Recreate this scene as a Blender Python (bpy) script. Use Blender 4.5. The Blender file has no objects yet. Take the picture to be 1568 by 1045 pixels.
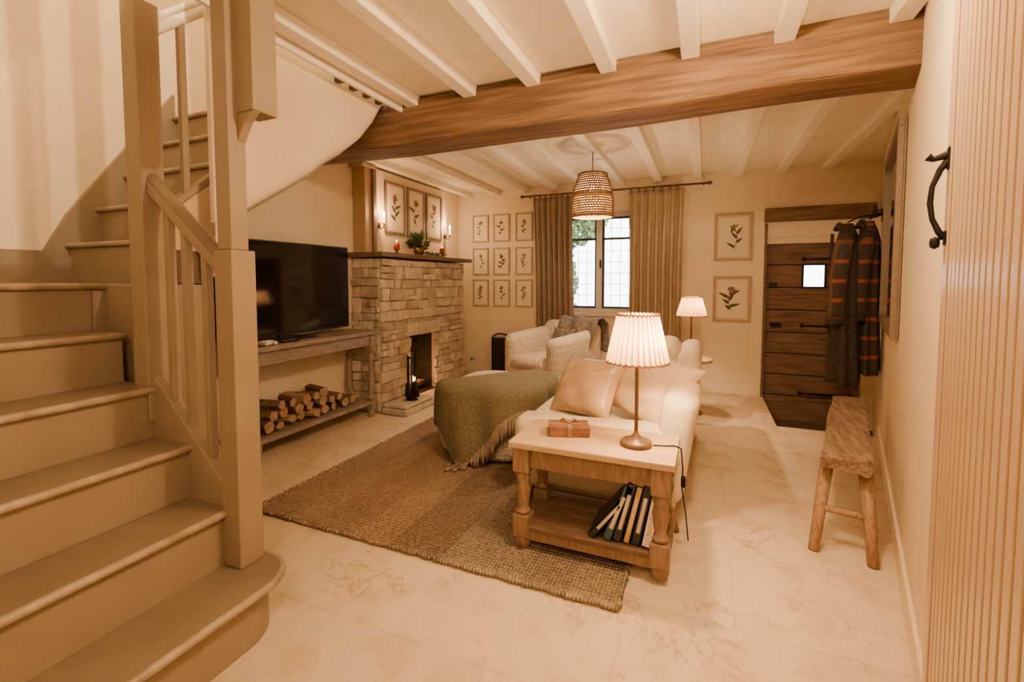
import bpy, bmesh, math, random
from mathutils import Matrix, Vector
random.seed(7)
S=1.3
sc=bpy.context.scene
pi=math.pi
# ---------------------------------------------------------------- materials
def mk(name,c1,c2=None,rough=.6,ns=8,st=(1,1,1),bump=0,bs=None,metal=0,em=None,es=0,spec=.4,detail=5,lo=.35,hi=.65,bd=.01):
    m=bpy.data.materials.new(name); m.use_nodes=True
    n=m.node_tree.nodes; l=m.node_tree.links
    b=n["Principled BSDF"]
    b.inputs["Roughness"].default_value=rough; b.inputs["Metallic"].default_value=metal
    b.inputs["Specular IOR Level"].default_value=spec
    c2=c2 or tuple(x*.86 for x in c1)
    tc=n.new("ShaderNodeTexCoord"); mp=n.new("ShaderNodeMapping"); mp.inputs["Scale"].default_value=st
    l.new(tc.outputs["Object"],mp.inputs["Vector"])
    no=n.new("ShaderNodeTexNoise"); no.inputs["Scale"].default_value=ns; no.inputs["Detail"].default_value=detail
    l.new(mp.outputs[0],no.inputs["Vector"])
    r=n.new("ShaderNodeValToRGB"); r.color_ramp.elements[0].position=lo; r.color_ramp.elements[1].position=hi
    r.color_ramp.elements[0].color=(*c1,1); r.color_ramp.elements[1].color=(*c2,1)
    l.new(no.outputs["Fac"],r.inputs[0]); l.new(r.outputs[0],b.inputs["Base Color"])
    if bump:
        n2=n.new("ShaderNodeTexNoise"); n2.inputs["Scale"].default_value=bs or ns; n2.inputs["Detail"].default_value=6
        l.new(mp.outputs[0],n2.inputs["Vector"])
        bu=n.new("ShaderNodeBump"); bu.inputs["Strength"].default_value=bump; bu.inputs["Distance"].default_value=bd
        l.new(n2.outputs["Fac"],bu.inputs["Height"]); l.new(bu.outputs[0],b.inputs["Normal"])
    if em:
        b.inputs["Emission Color"].default_value=(*em,1); b.inputs["Emission Strength"].default_value=es
    return m
wallM=mk("plaster_cream",(.76,.66,.50),(.72,.62,.46),.9,3,bump=.2,bs=12)
wallR=mk("plaster_cream_right",(.80,.69,.51),(.75,.64,.46),.85,3,bump=.35,bs=5,bd=.02)
ceilM=mk("ceiling_white",(.85,.78,.64),(.80,.73,.58),.8,5,bump=.15)
joistM=mk("joist_white_paint",(.88,.83,.72),(.82,.77,.66),.6,6,(6,1,6),bump=.2)
oak=mk("oak_beam",(.235,.14,.078),(.105,.06,.033),.7,3.5,(.6,9,9),bump=.9,bs=5,bd=.025,detail=9)
oakd=mk("oak_dark",(.14,.075,.04),(.08,.042,.023),.6,5,(1,9,9),bump=.4)
oakdv=mk("oak_door_planks",(.20,.125,.08),(.105,.064,.04),.7,4,(.8,9,9),bump=.7,detail=9,bd=.015)
oakt=mk("oak_table_top",(.52,.36,.21),(.40,.27,.15),.5,4,(1,12,12),bump=.12)
oakl=mk("oak_table_leg",(.26,.165,.10),(.17,.105,.06),.5,6,(12,12,2),bump=.2)
oaks=mk("oak_shelf_dark",(.16,.098,.06),(.095,.058,.035),.5,6,(2,12,12),bump=.2)
oakr=mk("rustic_bench_wood",(.32,.23,.155),(.12,.078,.05),.85,4,(16,1.5,16),bump=.7,bd=.012,detail=9,lo=.3,hi=.7)
oakp=mk("rustic_leg_wood",(.40,.265,.155),(.24,.15,.085),.7,9,(10,10,2),bump=.4)
conM=mk("console_grey_wood",(.30,.245,.19),(.20,.16,.12),.6,8,(10,2,10),bump=.25)
stM=mk("stair_taupe_paint",(.265,.205,.14),(.24,.185,.125),.5,5,bump=.08)
trM=mk("stair_tread_paint",(.20,.152,.103),(.165,.124,.083),.42,6,bump=.1)
nzM=mk("tread_nosing_worn",(.38,.31,.22),(.25,.19,.13),.4,12,bump=.1)
black=mk("black_iron",(.012,.011,.010),(.02,.018,.016),.5,20,bump=.3,metal=.6)
tvM=mk("tv_screen",(.004,.004,.005),(.005,.005,.006),.07,3,spec=.6)
tvB=mk("tv_bezel",(.01,.01,.01),None,.3,3)
sofaM=mk("sofa_cream_linen",(.68,.58,.43),(.62,.52,.38),.9,60,bump=.25,bs=150,bd=.004)
bouM=mk("boucle_white",(.62,.54,.44),(.42,.35,.27),.95,50,bump=1,bs=60,bd=.02,lo=.4,hi=.7)
silk=mk("cushion_satin",(.50,.36,.23),(.42,.29,.18),.33,7,bump=.5,bs=8,bd=.03)
silk2=mk("cushion_cream",(.58,.45,.30),(.50,.38,.25),.55,8,bump=.4,bs=10,bd=.02)
brn=mk("cushion_brown",(.26,.15,.08),(.18,.10,.055),.8,30,bump=.3)
grn=mk("throw_olive_wool",(.185,.16,.095),(.115,.10,.06),.95,70,bump=.8,bs=110,bd=.008)
tasM=mk("tassel_wool",(.30,.23,.15),(.18,.135,.09),.95,60)
gry=mk("throw_grey",(.16,.14,.12),(.08,.07,.062),.95,40,bump=.6,bs=60)
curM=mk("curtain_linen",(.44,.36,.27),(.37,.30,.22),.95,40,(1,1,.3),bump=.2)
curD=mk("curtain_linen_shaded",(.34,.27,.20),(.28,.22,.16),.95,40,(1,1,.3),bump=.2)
frM=mk("frame_wood_pale",(.43,.32,.20),(.32,.23,.14),.5,12,(8,8,8))
frD=mk("frame_wood_taupe",(.22,.165,.115),(.155,.115,.08),.5,12,(8,8,8))
pap=mk("print_paper",(.74,.65,.51),(.70,.61,.47),.8,4)
papM=mk("print_mount",(.60,.50,.37),(.56,.46,.34),.8,4)
inkG=mk("print_leaf_green",(.06,.07,.03),(.12,.10,.05),.8,30)
inkB=mk("print_ink_brown",(.16,.09,.05),(.08,.05,.03),.8,30)
inkR=mk("print_flower_tan",(.34,.20,.11),(.22,.12,.07),.8,30)
st1=mk("stone_a",(.58,.50,.40),(.42,.35,.27),.9,9,bump=1,bs=16,bd=.03)
st2=mk("stone_b",(.66,.58,.47),(.52,.44,.34),.9,9,bump=1,bs=16,bd=.03)
st3=mk("stone_c",(.50,.42,.33),(.37,.30,.23),.9,9,bump=1,bs=16,bd=.03)
mor=mk("mortar",(.46,.39,.30),(.37,.31,.24),.95,30,bump=.8)
soot_and_dark_backing=mk("soot_and_dark_backing",(.018,.014,.011),(.035,.026,.02),.95,20,bump=.6)  # hearth soot; same black also backs the door planks and fire screen
mant=mk("mantel_wood",(.19,.13,.085),(.11,.072,.046),.6,5,(9,1,9),bump=.4)
bark=mk("log_bark",(.10,.065,.04),(.20,.13,.08),.95,25,bump=1,bd=.02)
lend=mk("log_cut",(.40,.27,.16),(.25,.16,.09),.85,25,bump=.3)
redM=mk("candle_red",(.32,.02,.015),None,.4,4)
leafM=mk("leaf_green",(.03,.06,.02),(.06,.09,.03),.6,20)
hedge=mk("hedge_leaf",(.05,.10,.03),(.15,.20,.07),.7,3)
grass=mk("garden_gravel",(.45,.44,.38),(.38,.38,.30),.9,6)
winM=mk("window_frame_paint",(.72,.68,.60),None,.5,5)
lead=mk("lead_came",(.05,.05,.05),None,.5,10)
brass=mk("brass_aged",(.20,.12,.055),(.12,.07,.03),.4,10,metal=.6)
lampW=mk("lamp_base_dark_wood",(.13,.075,.04),(.07,.04,.022),.4,10,(1,1,4))
wick=mk("wicker",(.34,.20,.095),(.20,.115,.05),.8,50,bump=.5)
bk=[mk("book_black",(.02,.02,.02)),mk("book_teal",(.03,.08,.08)),mk("book_cream",(.55,.45,.3)),mk("book_ochre",(.45,.28,.06)),mk("book_white",(.7,.62,.5))]
box_w=mk("keepsake_book_leather",(.20,.095,.045),(.12,.053,.025),.5,14,bump=.4)
white=mk("white_plastic",(.72,.68,.6),None,.4,4)
doorW=mk("door_beadboard_paint",(.60,.45,.285),(.56,.41,.26),.28,4,(1,1,.2),bump=.1)
def floorMat():
    m=bpy.data.materials.new("limestone_flags"); m.use_nodes=True
    n=m.node_tree.nodes; l=m.node_tree.links; b=n["Principled BSDF"]
    tc=n.new("ShaderNodeTexCoord")
    br=n.new("ShaderNodeTexBrick"); br.inputs["Scale"].default_value=1
    br.inputs["Brick Width"].default_value=.78; br.inputs["Row Height"].default_value=.52; br.inputs["Mortar Size"].default_value=.003
    br.inputs["Mortar Smooth"].default_value=.6
    br.inputs["Color1"].default_value=(.63,.52,.37,1); br.inputs["Color2"].default_value=(.57,.465,.325,1); br.inputs["Mortar"].default_value=(.48,.385,.265,1)
    l.new(tc.outputs["Object"],br.inputs["Vector"])
    def vein(sc_,p0,p1,p2,dark,dist):
        n1=n.new("ShaderNodeTexNoise"); n1.inputs["Scale"].default_value=sc_; n1.inputs["Detail"].default_value=10; n1.inputs["Roughness"].default_value=.65; n1.inputs["Distortion"].default_value=dist
        l.new(tc.outputs["Object"],n1.inputs["Vector"])
        r=n.new("ShaderNodeValToRGB"); e=r.color_ramp.elements
        e[0].position=p0; e[0].color=(1,1,1,1); e[1].position=p1; e[1].color=(*dark,1); x=e.new(p2); x.color=(1,1,1,1)
        l.new(n1.outputs["Fac"],r.inputs[0]); return n1,r
    n1,r=vein(3.2,.47,.49,.51,(.72,.62,.50),.4)
    n4,r4=vein(5,.28,.36,.50,(.86,.80,.72),.3)
    n3=n.new("ShaderNodeTexNoise"); n3.inputs["Scale"].default_value=2.0; n3.inputs["Detail"].default_value=4
    l.new(tc.outputs["Object"],n3.inputs["Vector"])
    r3=n.new("ShaderNodeValToRGB"); r3.color_ramp.elements[0].position=.50; r3.color_ramp.elements[1].position=.62
    l.new(n3.outputs["Fac"],r3.inputs[0])
    mx=n.new("ShaderNodeMix"); mx.data_type='RGBA'; mx.blend_type='MULTIPLY'
    l.new(r3.outputs[0],mx.inputs[0]); l.new(br.outputs["Color"],mx.inputs[6]); l.new(r.outputs[0],mx.inputs[7])
    m2=n.new("ShaderNodeMix"); m2.data_type='RGBA'; m2.blend_type='MULTIPLY'; m2.inputs[0].default_value=1
    l.new(mx.outputs[2],m2.inputs[6]); l.new(r4.outputs[0],m2.inputs[7])
    l.new(m2.outputs[2],b.inputs["Base Color"])
    b.inputs["Roughness"].default_value=.7; b.inputs["Specular IOR Level"].default_value=.25
    bu=n.new("ShaderNodeBump"); bu.inputs["Strength"].default_value=.35; bu.inputs["Distance"].default_value=.008
    l.new(n1.outputs["Fac"],bu.inputs["Height"]); l.new(bu.outputs[0],b.inputs["Normal"])
    return m
floorM=floorMat()
def rugMat():
    m=bpy.data.materials.new("rug_jute_weave"); m.use_nodes=True
    n=m.node_tree.nodes; l=m.node_tree.links; b=n["Principled BSDF"]
    tc=n.new("ShaderNodeTexCoord"); sp=n.new("ShaderNodeSeparateXYZ"); l.new(tc.outputs["Object"],sp.inputs[0])
    mr=n.new("ShaderNodeMapRange"); mr.inputs[1].default_value=-1.0; mr.inputs[2].default_value=1.0; l.new(sp.outputs[0],mr.inputs[0])
    r=n.new("ShaderNodeValToRGB"); r.color_ramp.interpolation='CONSTANT'
    cols=[(0,(.32,.23,.155)),(.12,(.345,.25,.17)),(.2,(.30,.21,.14)),(.34,(.33,.235,.155)),(.45,(.25,.18,.125)),(.60,(.32,.26,.19)),(.80,(.285,.22,.16)),(.9,(.34,.265,.185))]
    e=r.color_ramp.elements; e[0].color=(*cols[0][1],1); e[1].position=cols[1][0]; e[1].color=(*cols[1][1],1)
    for p,c in cols[2:]:
        x=e.new(p); x.color=(*c,1)
    l.new(mr.outputs[0],r.inputs[0])
    w1=n.new("ShaderNodeTexWave"); w1.inputs["Scale"].default_value=14; w1.bands_direction='Y'; w1.inputs["Distortion"].default_value=1.2; w1.inputs["Detail"].default_value=3;w1.inputs["Detail Scale"].default_value=6
    w2=n.new("ShaderNodeTexWave"); w2.inputs["Scale"].default_value=20; w2.bands_direction='X'; w2.inputs["Distortion"].default_value=1.0; w2.inputs["Detail"].default_value=3;w2.inputs["Detail Scale"].default_value=6
    l.new(tc.outputs["Object"],w1.inputs[0]); l.new(tc.outputs["Object"],w2.inputs[0])
    mu=n.new("ShaderNodeMath"); mu.operation='MULTIPLY'; l.new(w1.outputs["Fac"],mu.inputs[0]); l.new(w2.outputs["Fac"],mu.inputs[1])
    no=n.new("ShaderNodeTexNoise"); no.inputs["Scale"].default_value=60; l.new(tc.outputs["Object"],no.inputs["Vector"])
    ad=n.new("ShaderNodeMath"); ad.operation='ADD'; l.new(mu.outputs[0],ad.inputs[0]); l.new(no.outputs["Fac"],ad.inputs[1])
    r2=n.new("ShaderNodeValToRGB"); r2.color_ramp.elements[0].position=.4; r2.color_ramp.elements[0].color=(.5,.5,.5,1); r2.color_ramp.elements[1].position=1; r2.color_ramp.elements[1].color=(1.35,1.32,1.25,1)
    l.new(ad.outputs[0],r2.inputs[0])
    mx=n.new("ShaderNodeMix"); mx.data_type='RGBA'; mx.blend_type='MULTIPLY'; mx.inputs[0].default_value=1
    l.new(r.outputs[0],mx.inputs[6]); l.new(r2.outputs[0],mx.inputs[7]); l.new(mx.outputs[2],b.inputs["Base Color"])
    b.inputs["Roughness"].default_value=.95; b.inputs["Specular IOR Level"].default_value=.1
    bu=n.new("ShaderNodeBump"); bu.inputs["Strength"].default_value=.9; bu.inputs["Distance"].default_value=.01
    l.new(ad.outputs[0],bu.inputs["Height"]); l.new(bu.outputs[0],b.inputs["Normal"])
    return m
rugM=rugMat()
def transM(name,c,fac=.55):
    m=bpy.data.materials.new(name); m.use_nodes=True
    n=m.node_tree.nodes; l=m.node_tree.links; n.remove(n["Principled BSDF"]); o=n["Material Output"]
    no=n.new("ShaderNodeTexNoise"); no.inputs["Scale"].default_value=30
    tc=n.new("ShaderNodeTexCoord"); l.new(tc.outputs["Object"],no.inputs["Vector"])
    r=n.new("ShaderNodeValToRGB"); r.color_ramp.elements[0].color=(*[x*.9 for x in c],1); r.color_ramp.elements[1].color=(*c,1); l.new(no.outputs["Fac"],r.inputs[0])
    d=n.new("ShaderNodeBsdfDiffuse"); t=n.new("ShaderNodeBsdfTranslucent"); x=n.new("ShaderNodeMixShader"); x.inputs[0].default_value=fac
    l.new(r.outputs[0],d.inputs[0]); l.new(r.outputs[0],t.inputs[0]); l.new(d.outputs[0],x.inputs[1]); l.new(t.outputs[0],x.inputs[2]); l.new(x.outputs[0],o.inputs[0])
    return m
shadeM=transM("lampshade_pleat_light",(.74,.56,.37),.24); shadeD=transM("lampshade_pleat_dark",(.26,.15,.075),.22)
shadeT=mk("lampshade_trim",(.35,.17,.08))
def emitM(name,c,s):
    m=bpy.data.materials.new(name); m.use_nodes=True
    n=m.node_tree.nodes; b=n["Principled BSDF"]
    b.inputs["Base Color"].default_value=(*c,1); b.inputs["Emission Color"].default_value=(*c,1); b.inputs["Emission Strength"].default_value=s
    return m
flame=emitM("flame",(1,.45,.12),30); bulbM=emitM("bulb_glow",(1,.60,.26),60)
def glassM():
    m=bpy.data.materials.new("window_glass"); m.use_nodes=True
    n=m.node_tree.nodes; l=m.node_tree.links; n.remove(n["Principled BSDF"]); o=n["Material Output"]
    t=n.new("ShaderNodeBsdfTransparent"); g=n.new("ShaderNodeBsdfGlossy"); g.inputs["Roughness"].default_value=.05
    f=n.new("ShaderNodeFresnel"); x=n.new("ShaderNodeMixShader"); l.new(f.outputs[0],x.inputs[0]); l.new(t.outputs[0],x.inputs[1]); l.new(g.outputs[0],x.inputs[2]); l.new(x.outputs[0],o.inputs[0])
    return m
glass=glassM()
mirM=mk("mirror_silver",(.8,.8,.78),None,.03,3,metal=1)
def plaidM():
    m=bpy.data.materials.new("coat_plaid_wool"); m.use_nodes=True
    n=m.node_tree.nodes; l=m.node_tree.links; b=n["Principled BSDF"]
    tc=n.new("ShaderNodeTexCoord")
    outs=[]
    for ax,s,p in (('Z',2.0,.88),('Y',2.6,.86)):
        w=n.new("ShaderNodeTexWave"); w.bands_direction=ax; w.inputs["Scale"].default_value=s; w.inputs["Distortion"].default_value=.4
        l.new(tc.outputs["Object"],w.inputs[0]); r=n.new("ShaderNodeValToRGB"); r.color_ramp.elements[0].position=p; r.color_ramp.elements[1].position=p+.06
        l.new(w.outputs["Fac"],r.inputs[0]); outs.append(r)
    m1=n.new("ShaderNodeMix"); m1.data_type='RGBA'; l.new(outs[0].outputs[0],m1.inputs[0]); m1.inputs[6].default_value=(.045,.033,.028,1); m1.inputs[7].default_value=(.24,.065,.035,1)
    m2=n.new("ShaderNodeMix"); m2.data_type='RGBA'; l.new(outs[1].outputs[0],m2.inputs[0]); l.new(m1.outputs[2],m2.inputs[6]); m2.inputs[7].default_value=(.12,.065,.04,1)
    l.new(m2.outputs[2],b.inputs["Base Color"]); b.inputs["Roughness"].default_value=.95
    return m
plaid=plaidM(); coatD=mk("coat_dark_wool",(.045,.036,.030),(.028,.022,.018),.95,40,bump=.5)
# ---------------------------------------------------------------- builder
class B:
    def __init__(s,name): s.name=name; s.bm=bmesh.new(); s.mats=[]; s.M=Matrix()
    def mi(s,m):
        if m not in s.mats: s.mats.append(m)
        return s.mats.index(m)
    def add(s,vs,fs,m,smooth=False,doubles=False):
        k=s.mi(m); v=[s.bm.verts.new(s.M@Vector(p)) for p in vs]; out=[]
        for f in fs:
            try:
                ff=s.bm.faces.new([v[i] for i in f]); ff.material_index=k; ff.smooth=smooth; out.append(ff)
            except ValueError: pass
        if doubles: bmesh.ops.remove_doubles(s.bm,verts=v,dist=1e-5)
        return out
    def box(s,x0,x1,y0,y1,z0,z1,m,j=0,R=None):
        if x0>x1:x0,x1=x1,x0
        if y0>y1:y0,y1=y1,y0
        if z0>z1:z0,z1=z1,z0
        vs=[(x,y,z) for x in(x0,x1) for y in(y0,y1) for z in(z0,z1)]
        if j: vs=[tuple(c+random.uniform(-j,j) for c in v) for v in vs]
        s.add(vs,[(0,1,3,2),(4,6,7,5),(0,4,5,1),(2,3,7,6),(0,2,6,4),(1,5,7,3)],m)
    def prism(s,pts,z0,z1,m,axis='z'):
        n=len(pts)
        f={'z':lambda p,z:(p[0],p[1],z),'y':lambda p,z:(p[0],z,p[1]),'x':lambda p,z:(z,p[0],p[1])}[axis]
        vs=[f(p,z0) for p in pts]+[f(p,z1) for p in pts]
        s.add(vs,[tuple(range(n-1,-1,-1)),tuple(range(n,2*n))]+[(i,(i+1)%n,n+(i+1)%n,n+i) for i in range(n)],m)
    def lathe(s,prof,c,m,n=24,fn=None,cap=True,smooth=True):
        vs=[];fs=[]
        for r,z in prof:
            for i in range(n):
                a=2*pi*i/n; rr=r*(fn(a,z) if fn else 1)
                vs.append((c[0]+rr*math.cos(a),c[1]+rr*math.sin(a),c[2]+z))
        for k in range(len(prof)-1):
            for i in range(n):
                j=(i+1)%n; fs.append((k*n+i,k*n+j,(k+1)*n+j,(k+1)*n+i))
        s.add(vs,fs,m,smooth)
        if cap:
            for k,rev in((0,True),(len(prof)-1,False)):
                if prof[k][0]>1e-4:
                    q=[vs[k*n+i] for i in range(n)]
                    s.add(q,[tuple(range(n))[::-1] if rev else tuple(range(n))],m)
    def tube(s,pts,r,m,n=8,smooth=True,cap=True):
        pts=[Vector(p) for p in pts]; rs=r if isinstance(r,(list,tuple)) else [r]*len(pts)
        vs=[];fs=[]; up=None
        for k,p in enumerate(pts):
            t=(pts[min(k+1,len(pts)-1)]-pts[max(k-1,0)]).normalized()
            if up is None: up=Vector((0,0,1)) if abs(t.z)<.9 else Vector((1,0,0))
            a=t.cross(up).normalized(); b_=a.cross(t).normalized(); up=b_
            for i in range(n):
                q=2*pi*(i+.5)/n; vs.append(tuple(p+rs[k]*(math.cos(q)*a+math.sin(q)*b_)))
        for k in range(len(pts)-1):
            for i in range(n):
                j=(i+1)%n; fs.append((k*n+i,(k+1)*n+i,(k+1)*n+j,k*n+j))
        if cap: fs+= [tuple(range(n)),tuple(range((len(pts)-1)*n+n-1,(len(pts)-1)*n-1,-1))]
        s.add(vs,fs,m,smooth)
    def rbox(s,x0,x1,y0,y1,z0,z1,r,m,bulge=(0,0,0),k=4,mid=6,fn=None):
        c=Vector(((x0+x1)/2,(y0+y1)/2,(z0+z1)/2)); h=[abs(x1-x0)/2,abs(y1-y0)/2,abs(z1-z0)/2]
        r=min([r]+[q*.999 for q in h]); ax=[]
        for q in h:
            a=[-q+r*(1-math.tan(pi/4*(1-i/k))) for i in range(k)]
            b_=[-q+r+(2*q-2*r)*i/mid for i in range(mid+1)]
            ax.append(a+b_+[-t for t in a[::-1]])
        def P(q):
            cc=Vector([max(-(h[i]-r),min(h[i]-r,q[i])) for i in range(3)]); d=Vector(q)-cc
            if d.length<1e-9: return c+Vector(q)
            nn=d.normalized(); p=cc+nn*r
            w=[1-(p[i]/h[i])**2 for i in range(3)]
            p+=Vector((nn.x*bulge[0]*max(0,w[1]*w[2]),nn.y*bulge[1]*max(0,w[0]*w[2]),nn.z*bulge[2]*max(0,w[0]*w[1])))
            p=c+p
            return Vector(fn(p)) if fn else p
        N=[len(a) for a in ax]
        vs=[];fs=[]
        for d in range(3):
            u,v=(d+1)%3,(d+2)%3
            for sg in(-1,1):
                base=len(vs)
                for i in range(N[u]):
                    for jj in range(N[v]):
                        q=[0,0,0]; q[d]=sg*h[d]; q[u]=ax[u][i]; q[v]=ax[v][jj]; vs.append(tuple(P(q)))
                for i in range(N[u]-1):
                    for jj in range(N[v]-1):
                        a=base+i*N[v]+jj; f=(a,a+N[v],a+N[v]+1,a+1)
                        fs.append(f if sg>0 else f[::-1])
        s.add(vs,fs,m,True,True)
    def grid(s,fn,nu,nv,m,smooth=True,closeu=False):
        vs=[tuple(fn(i/(nu-(0 if closeu else 1)),j/(nv-1))) for i in range(nu) for j in range(nv)]
        fs=[]
        for i in range(nu if closeu else nu-1):
            for j in range(nv-1):
                a=i*nv+j; b_=((i+1)%nu)*nv+j; fs.append((a,b_,b_+1,a+1))
        s.add(vs,fs,m,smooth)
    def pillow(s,w,hh,t,m,n=24):
        for sg in(1,-1):
            def f(a,b_):
                u=2*a-1;v=2*b_-1; u=math.copysign(abs(u)**.8,u); v=math.copysign(abs(v)**.8,v)
                x=w/2*u*(1-.10*(1-v*v)*abs(u)); y=hh/2*v*(1-.10*(1-u*u)*abs(v))
                z=sg*t/2*max(0,(1-u**2)*(1-v**2))**.42*(1+.07*math.sin(6*u+3*v)+.05*math.sin(11*v-5*u))
                return (x,y,z)
            s.grid(f,n,n,m)
    def fin(s,bevel=0,seg=2,weld=False,sub=0,solid=0):
        bmesh.ops.recalc_face_normals(s.bm,faces=s.bm.faces[:]) if weld else None
        me=bpy.data.meshes.new(s.name); 
        for v in s.bm.verts: v.co*=S
        xs=[v.co for v in s.bm.verts]
        lo=Vector([min(v[i] for v in xs) for i in range(3)]); hi=Vector([max(v[i] for v in xs) for i in range(3)])
        o=Vector(((lo.x+hi.x)/2,(lo.y+hi.y)/2,lo.z))
        for v in s.bm.verts: v.co-=o
        s.bm.to_mesh(me); s.bm.free()
        for m in s.mats: me.materials.append(m)
        ob=bpy.data.objects.new(s.name,me); ob.location=o; sc.collection.objects.link(ob)
        if solid:
            md=ob.modifiers.new("s","SOLIDIFY"); md.thickness=solid; md.offset=0
        if bevel:
            md=ob.modifiers.new("b","BEVEL"); md.width=bevel; md.segments=seg; md.limit_method='ANGLE'; md.angle_limit=math.radians(50)
        return ob
def fm(o,r,u):
    r=Vector(r).normalized(); u=Vector(u).normalized(); n=r.cross(u)
    M=Matrix((r,u,n)).transposed().to_4x4(); M.translation=Vector(o); return M
def rotz(o,a,z=0):
    M=Matrix.Rotation(a,4,'Z'); M.translation=Vector((o[0],o[1],z)); return M
YF=4.42; XL=-2.5; ZC=1.94; ZJ=1.885
def XR(y): return .172+.244*y
# ---------------------------------------------------------------- room shell
b=B("floor")
b.box(-2.6,1.6,-1.1,3.55,-.08,0,floorM); b.box(-2.6,.47,3.55,YF+.2,-.08,0,floorM)
b.box(.47,1.5,3.55,YF+.3,-.28,-.2,oakd); b.box(.47,1.5,3.5,3.55,-.2,-.08,floorM); b.box(.43,.47,3.55,YF+.2,-.2,-.08,floorM)
f=b.fin()
b=B("wall_left"); b.box(XL-.1,XL,-1.1,YF+.2,0,3.4,wallM); b.fin()
b=B("wall_back"); b.box(XL,1.5,-1.1,-1,0,3.4,wallM); b.fin()
b=B("wall_far")
Y0,Y1=YF,YF+.22
wx0,wx1,wz0,wz1=-1.32,-.58,.68,1.66
b.box(XL,wx0,Y0,Y1,0,2.0,wallM); b.box(wx0,wx1,Y0,Y1,0,wz0,wallM); b.box(wx0,wx1,Y0,Y1,wz1,2.0,wallM)
b.box(wx1,.47,Y0,Y1,-.2,2.0,wallM); b.box(.47,1.13,Y0,Y1,1.36,2.0,wallM); b.box(1.13,1.45,Y0,Y1,-.2,2.0,wallM)
b.fin()
b=B("wall_right")
def seg(p,q,z0,z1,m,th=.12):
    p=Vector(p);q=Vector(q); d=(q-p).normalized(); n=Vector((d.y,-d.x))*th
    b.prism([tuple(p),tuple(p+n),tuple(q+n),tuple(q)],z0,z1,m)
seg((XR(.5),.5),(XR(YF+.1),YF+.1),-.25,2.0,wallR); seg((1.2,.2),(XR(.5),.5),0,2.0,wallR); seg((1.2,-1.1),(1.2,.2),0,2.0,wallR)
b.fin()
b=B("baseboard_right")
dR=Vector((.244,1)).normalized(); nR=Vector((-dR.y,dR.x))
def RW(y,out,z): return Vector((XR(y),y,z))+Vector((nR.x,nR.y,0))*out
p=[RW(1.2,0,0),RW(1.2,.012,0),RW(3.5,.012,0),RW(3.5,0,0)]
b.prism([(q.x,q.y) for q in p],0,.09,wallR); b.fin(.003)
b=B("baseboard_far"); b.box(-2.3,.45,YF-.014,YF,0,.08,wallM); b.fin(.004)
b=B("baseboard_left"); b.box(XL,XL+.014,1.1,2.74,0,.08,wallM); b.fin(.004)
b=B("ceiling")
b.box(-1.46,1.5,-1.1,2.12,ZC,ZC+.06,ceilM); b.box(-2.6,1.5,2.12,YF+.1,ZC,ZC+.06,ceilM); b.box(-2.6,.1,-1.1,2.3,3.35,3.4,ceilM); b.fin()
b=B("wall_upstairs"); b.box(0,.06,-1.1,2.0,ZC+.06,3.4,wallM); b.box(-2.5,.06,2.0,2.08,ZC+.06,3.4,wallM); b.fin()
b=B("stripe_shadow_balusters")  # added out of view upstairs; its bars cast striped shadows on the stair wall
for i in range(19):
    y=-.88+.092*i; b.box(-1.455,-1.42,y,y+.038,ZC+.065,2.66,joistM)
b.box(-1.465,-1.405,-.95,.95,2.66,2.70,stM); b.box(-1.46,-1.41,-.95,.95,2.001,2.03,stM); b.box(-1.475,-1.40,.93,1.0,2.001,2.78,stM); b.fin(.004)
b=B("trim_joists")
for x in (-1.395,-1.067,-.742,-.40,-.073,.253,.60):
    w=.034
    b.box(x-w,x+w,-1.0,2.02,ZJ,ZC,joistM)
for i,x in enumerate([-2.36,-2.04,-1.72,-1.40,-1.067,-.742,-.41,-.08,.24,.56,.88]):
    b.box(x-.034,x+.034,2.22,YF-.002,ZJ+.005,ZC,joistM)
b.fin(.006)
b=B("trim_stairwell_edge"); b.box(-1.475,-1.455,-1.0,2.0,ZJ-.02,ZC+.05,joistM); 
for i in range(4): b.box(-1.53,-1.475,1.60+i*.09,1.625+i*.09,ZJ-.01,ZC,oakd)
b.fin(.004)
b=B("trim_oak_beam")
def beam(u,v):
    x=-2.48+u*(XR(2.1)+.03+2.48); a=2*pi*v
    cx=.125;cz=.11
    ca,sa=math.cos(a),math.sin(a); e=.2
    dy=cx*math.copysign(abs(ca)**e,ca); dz=cz*math.copysign(abs(sa)**e,sa)
    wob=.006*math.sin(2.3*x+1)+.004*math.sin(5*x)
    return (x,2.125+dy+wob*.6,1.83+dz+(wob if dz<0 else 0)+ .008*math.sin(x*1.1))
b.grid(lambda v,u:beam(u,v),48,70,oak,closeu=False)
b.fin(weld=True)
# ---------------------------------------------------------------- window
b=B("window_1")
yg=YF+.13
def fr(x0,x1,z0,z1,t,y0,y1,m):
    b.box(x0,x1,y0,y1,z0,z0+t,m); b.box(x0,x1,y0,y1,z1-t,z1,m); b.box(x0,x0+t,y0,y1,z0+t,z1-t,m); b.box(x1-t,x1,y0,y1,z0+t,z1-t,m)
fr(wx0,wx1,wz0,wz1,.04,yg-.03,yg+.03,winM)
b.box(-1.0,-.945,yg-.045,yg+.03,wz0+.04,wz1-.04,winM)
fr(wx0+.04,-1.0,wz0+.04,wz1-.04,.02,yg-.012,yg+.012,lead); fr(-.945,wx1-.04,wz0+.04,wz1-.04,.02,yg-.012,yg+.012,lead)
b.box(wx0+.06,wx1-.06,yg-.012,yg+.012,1.40,1.42,lead)
for x in(-1.19,-1.10,-.86,-.77,-.69): b.box(x-.0025,x+.0025,yg-.004,yg+.004,wz0+.06,wz1-.06,lead)
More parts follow.
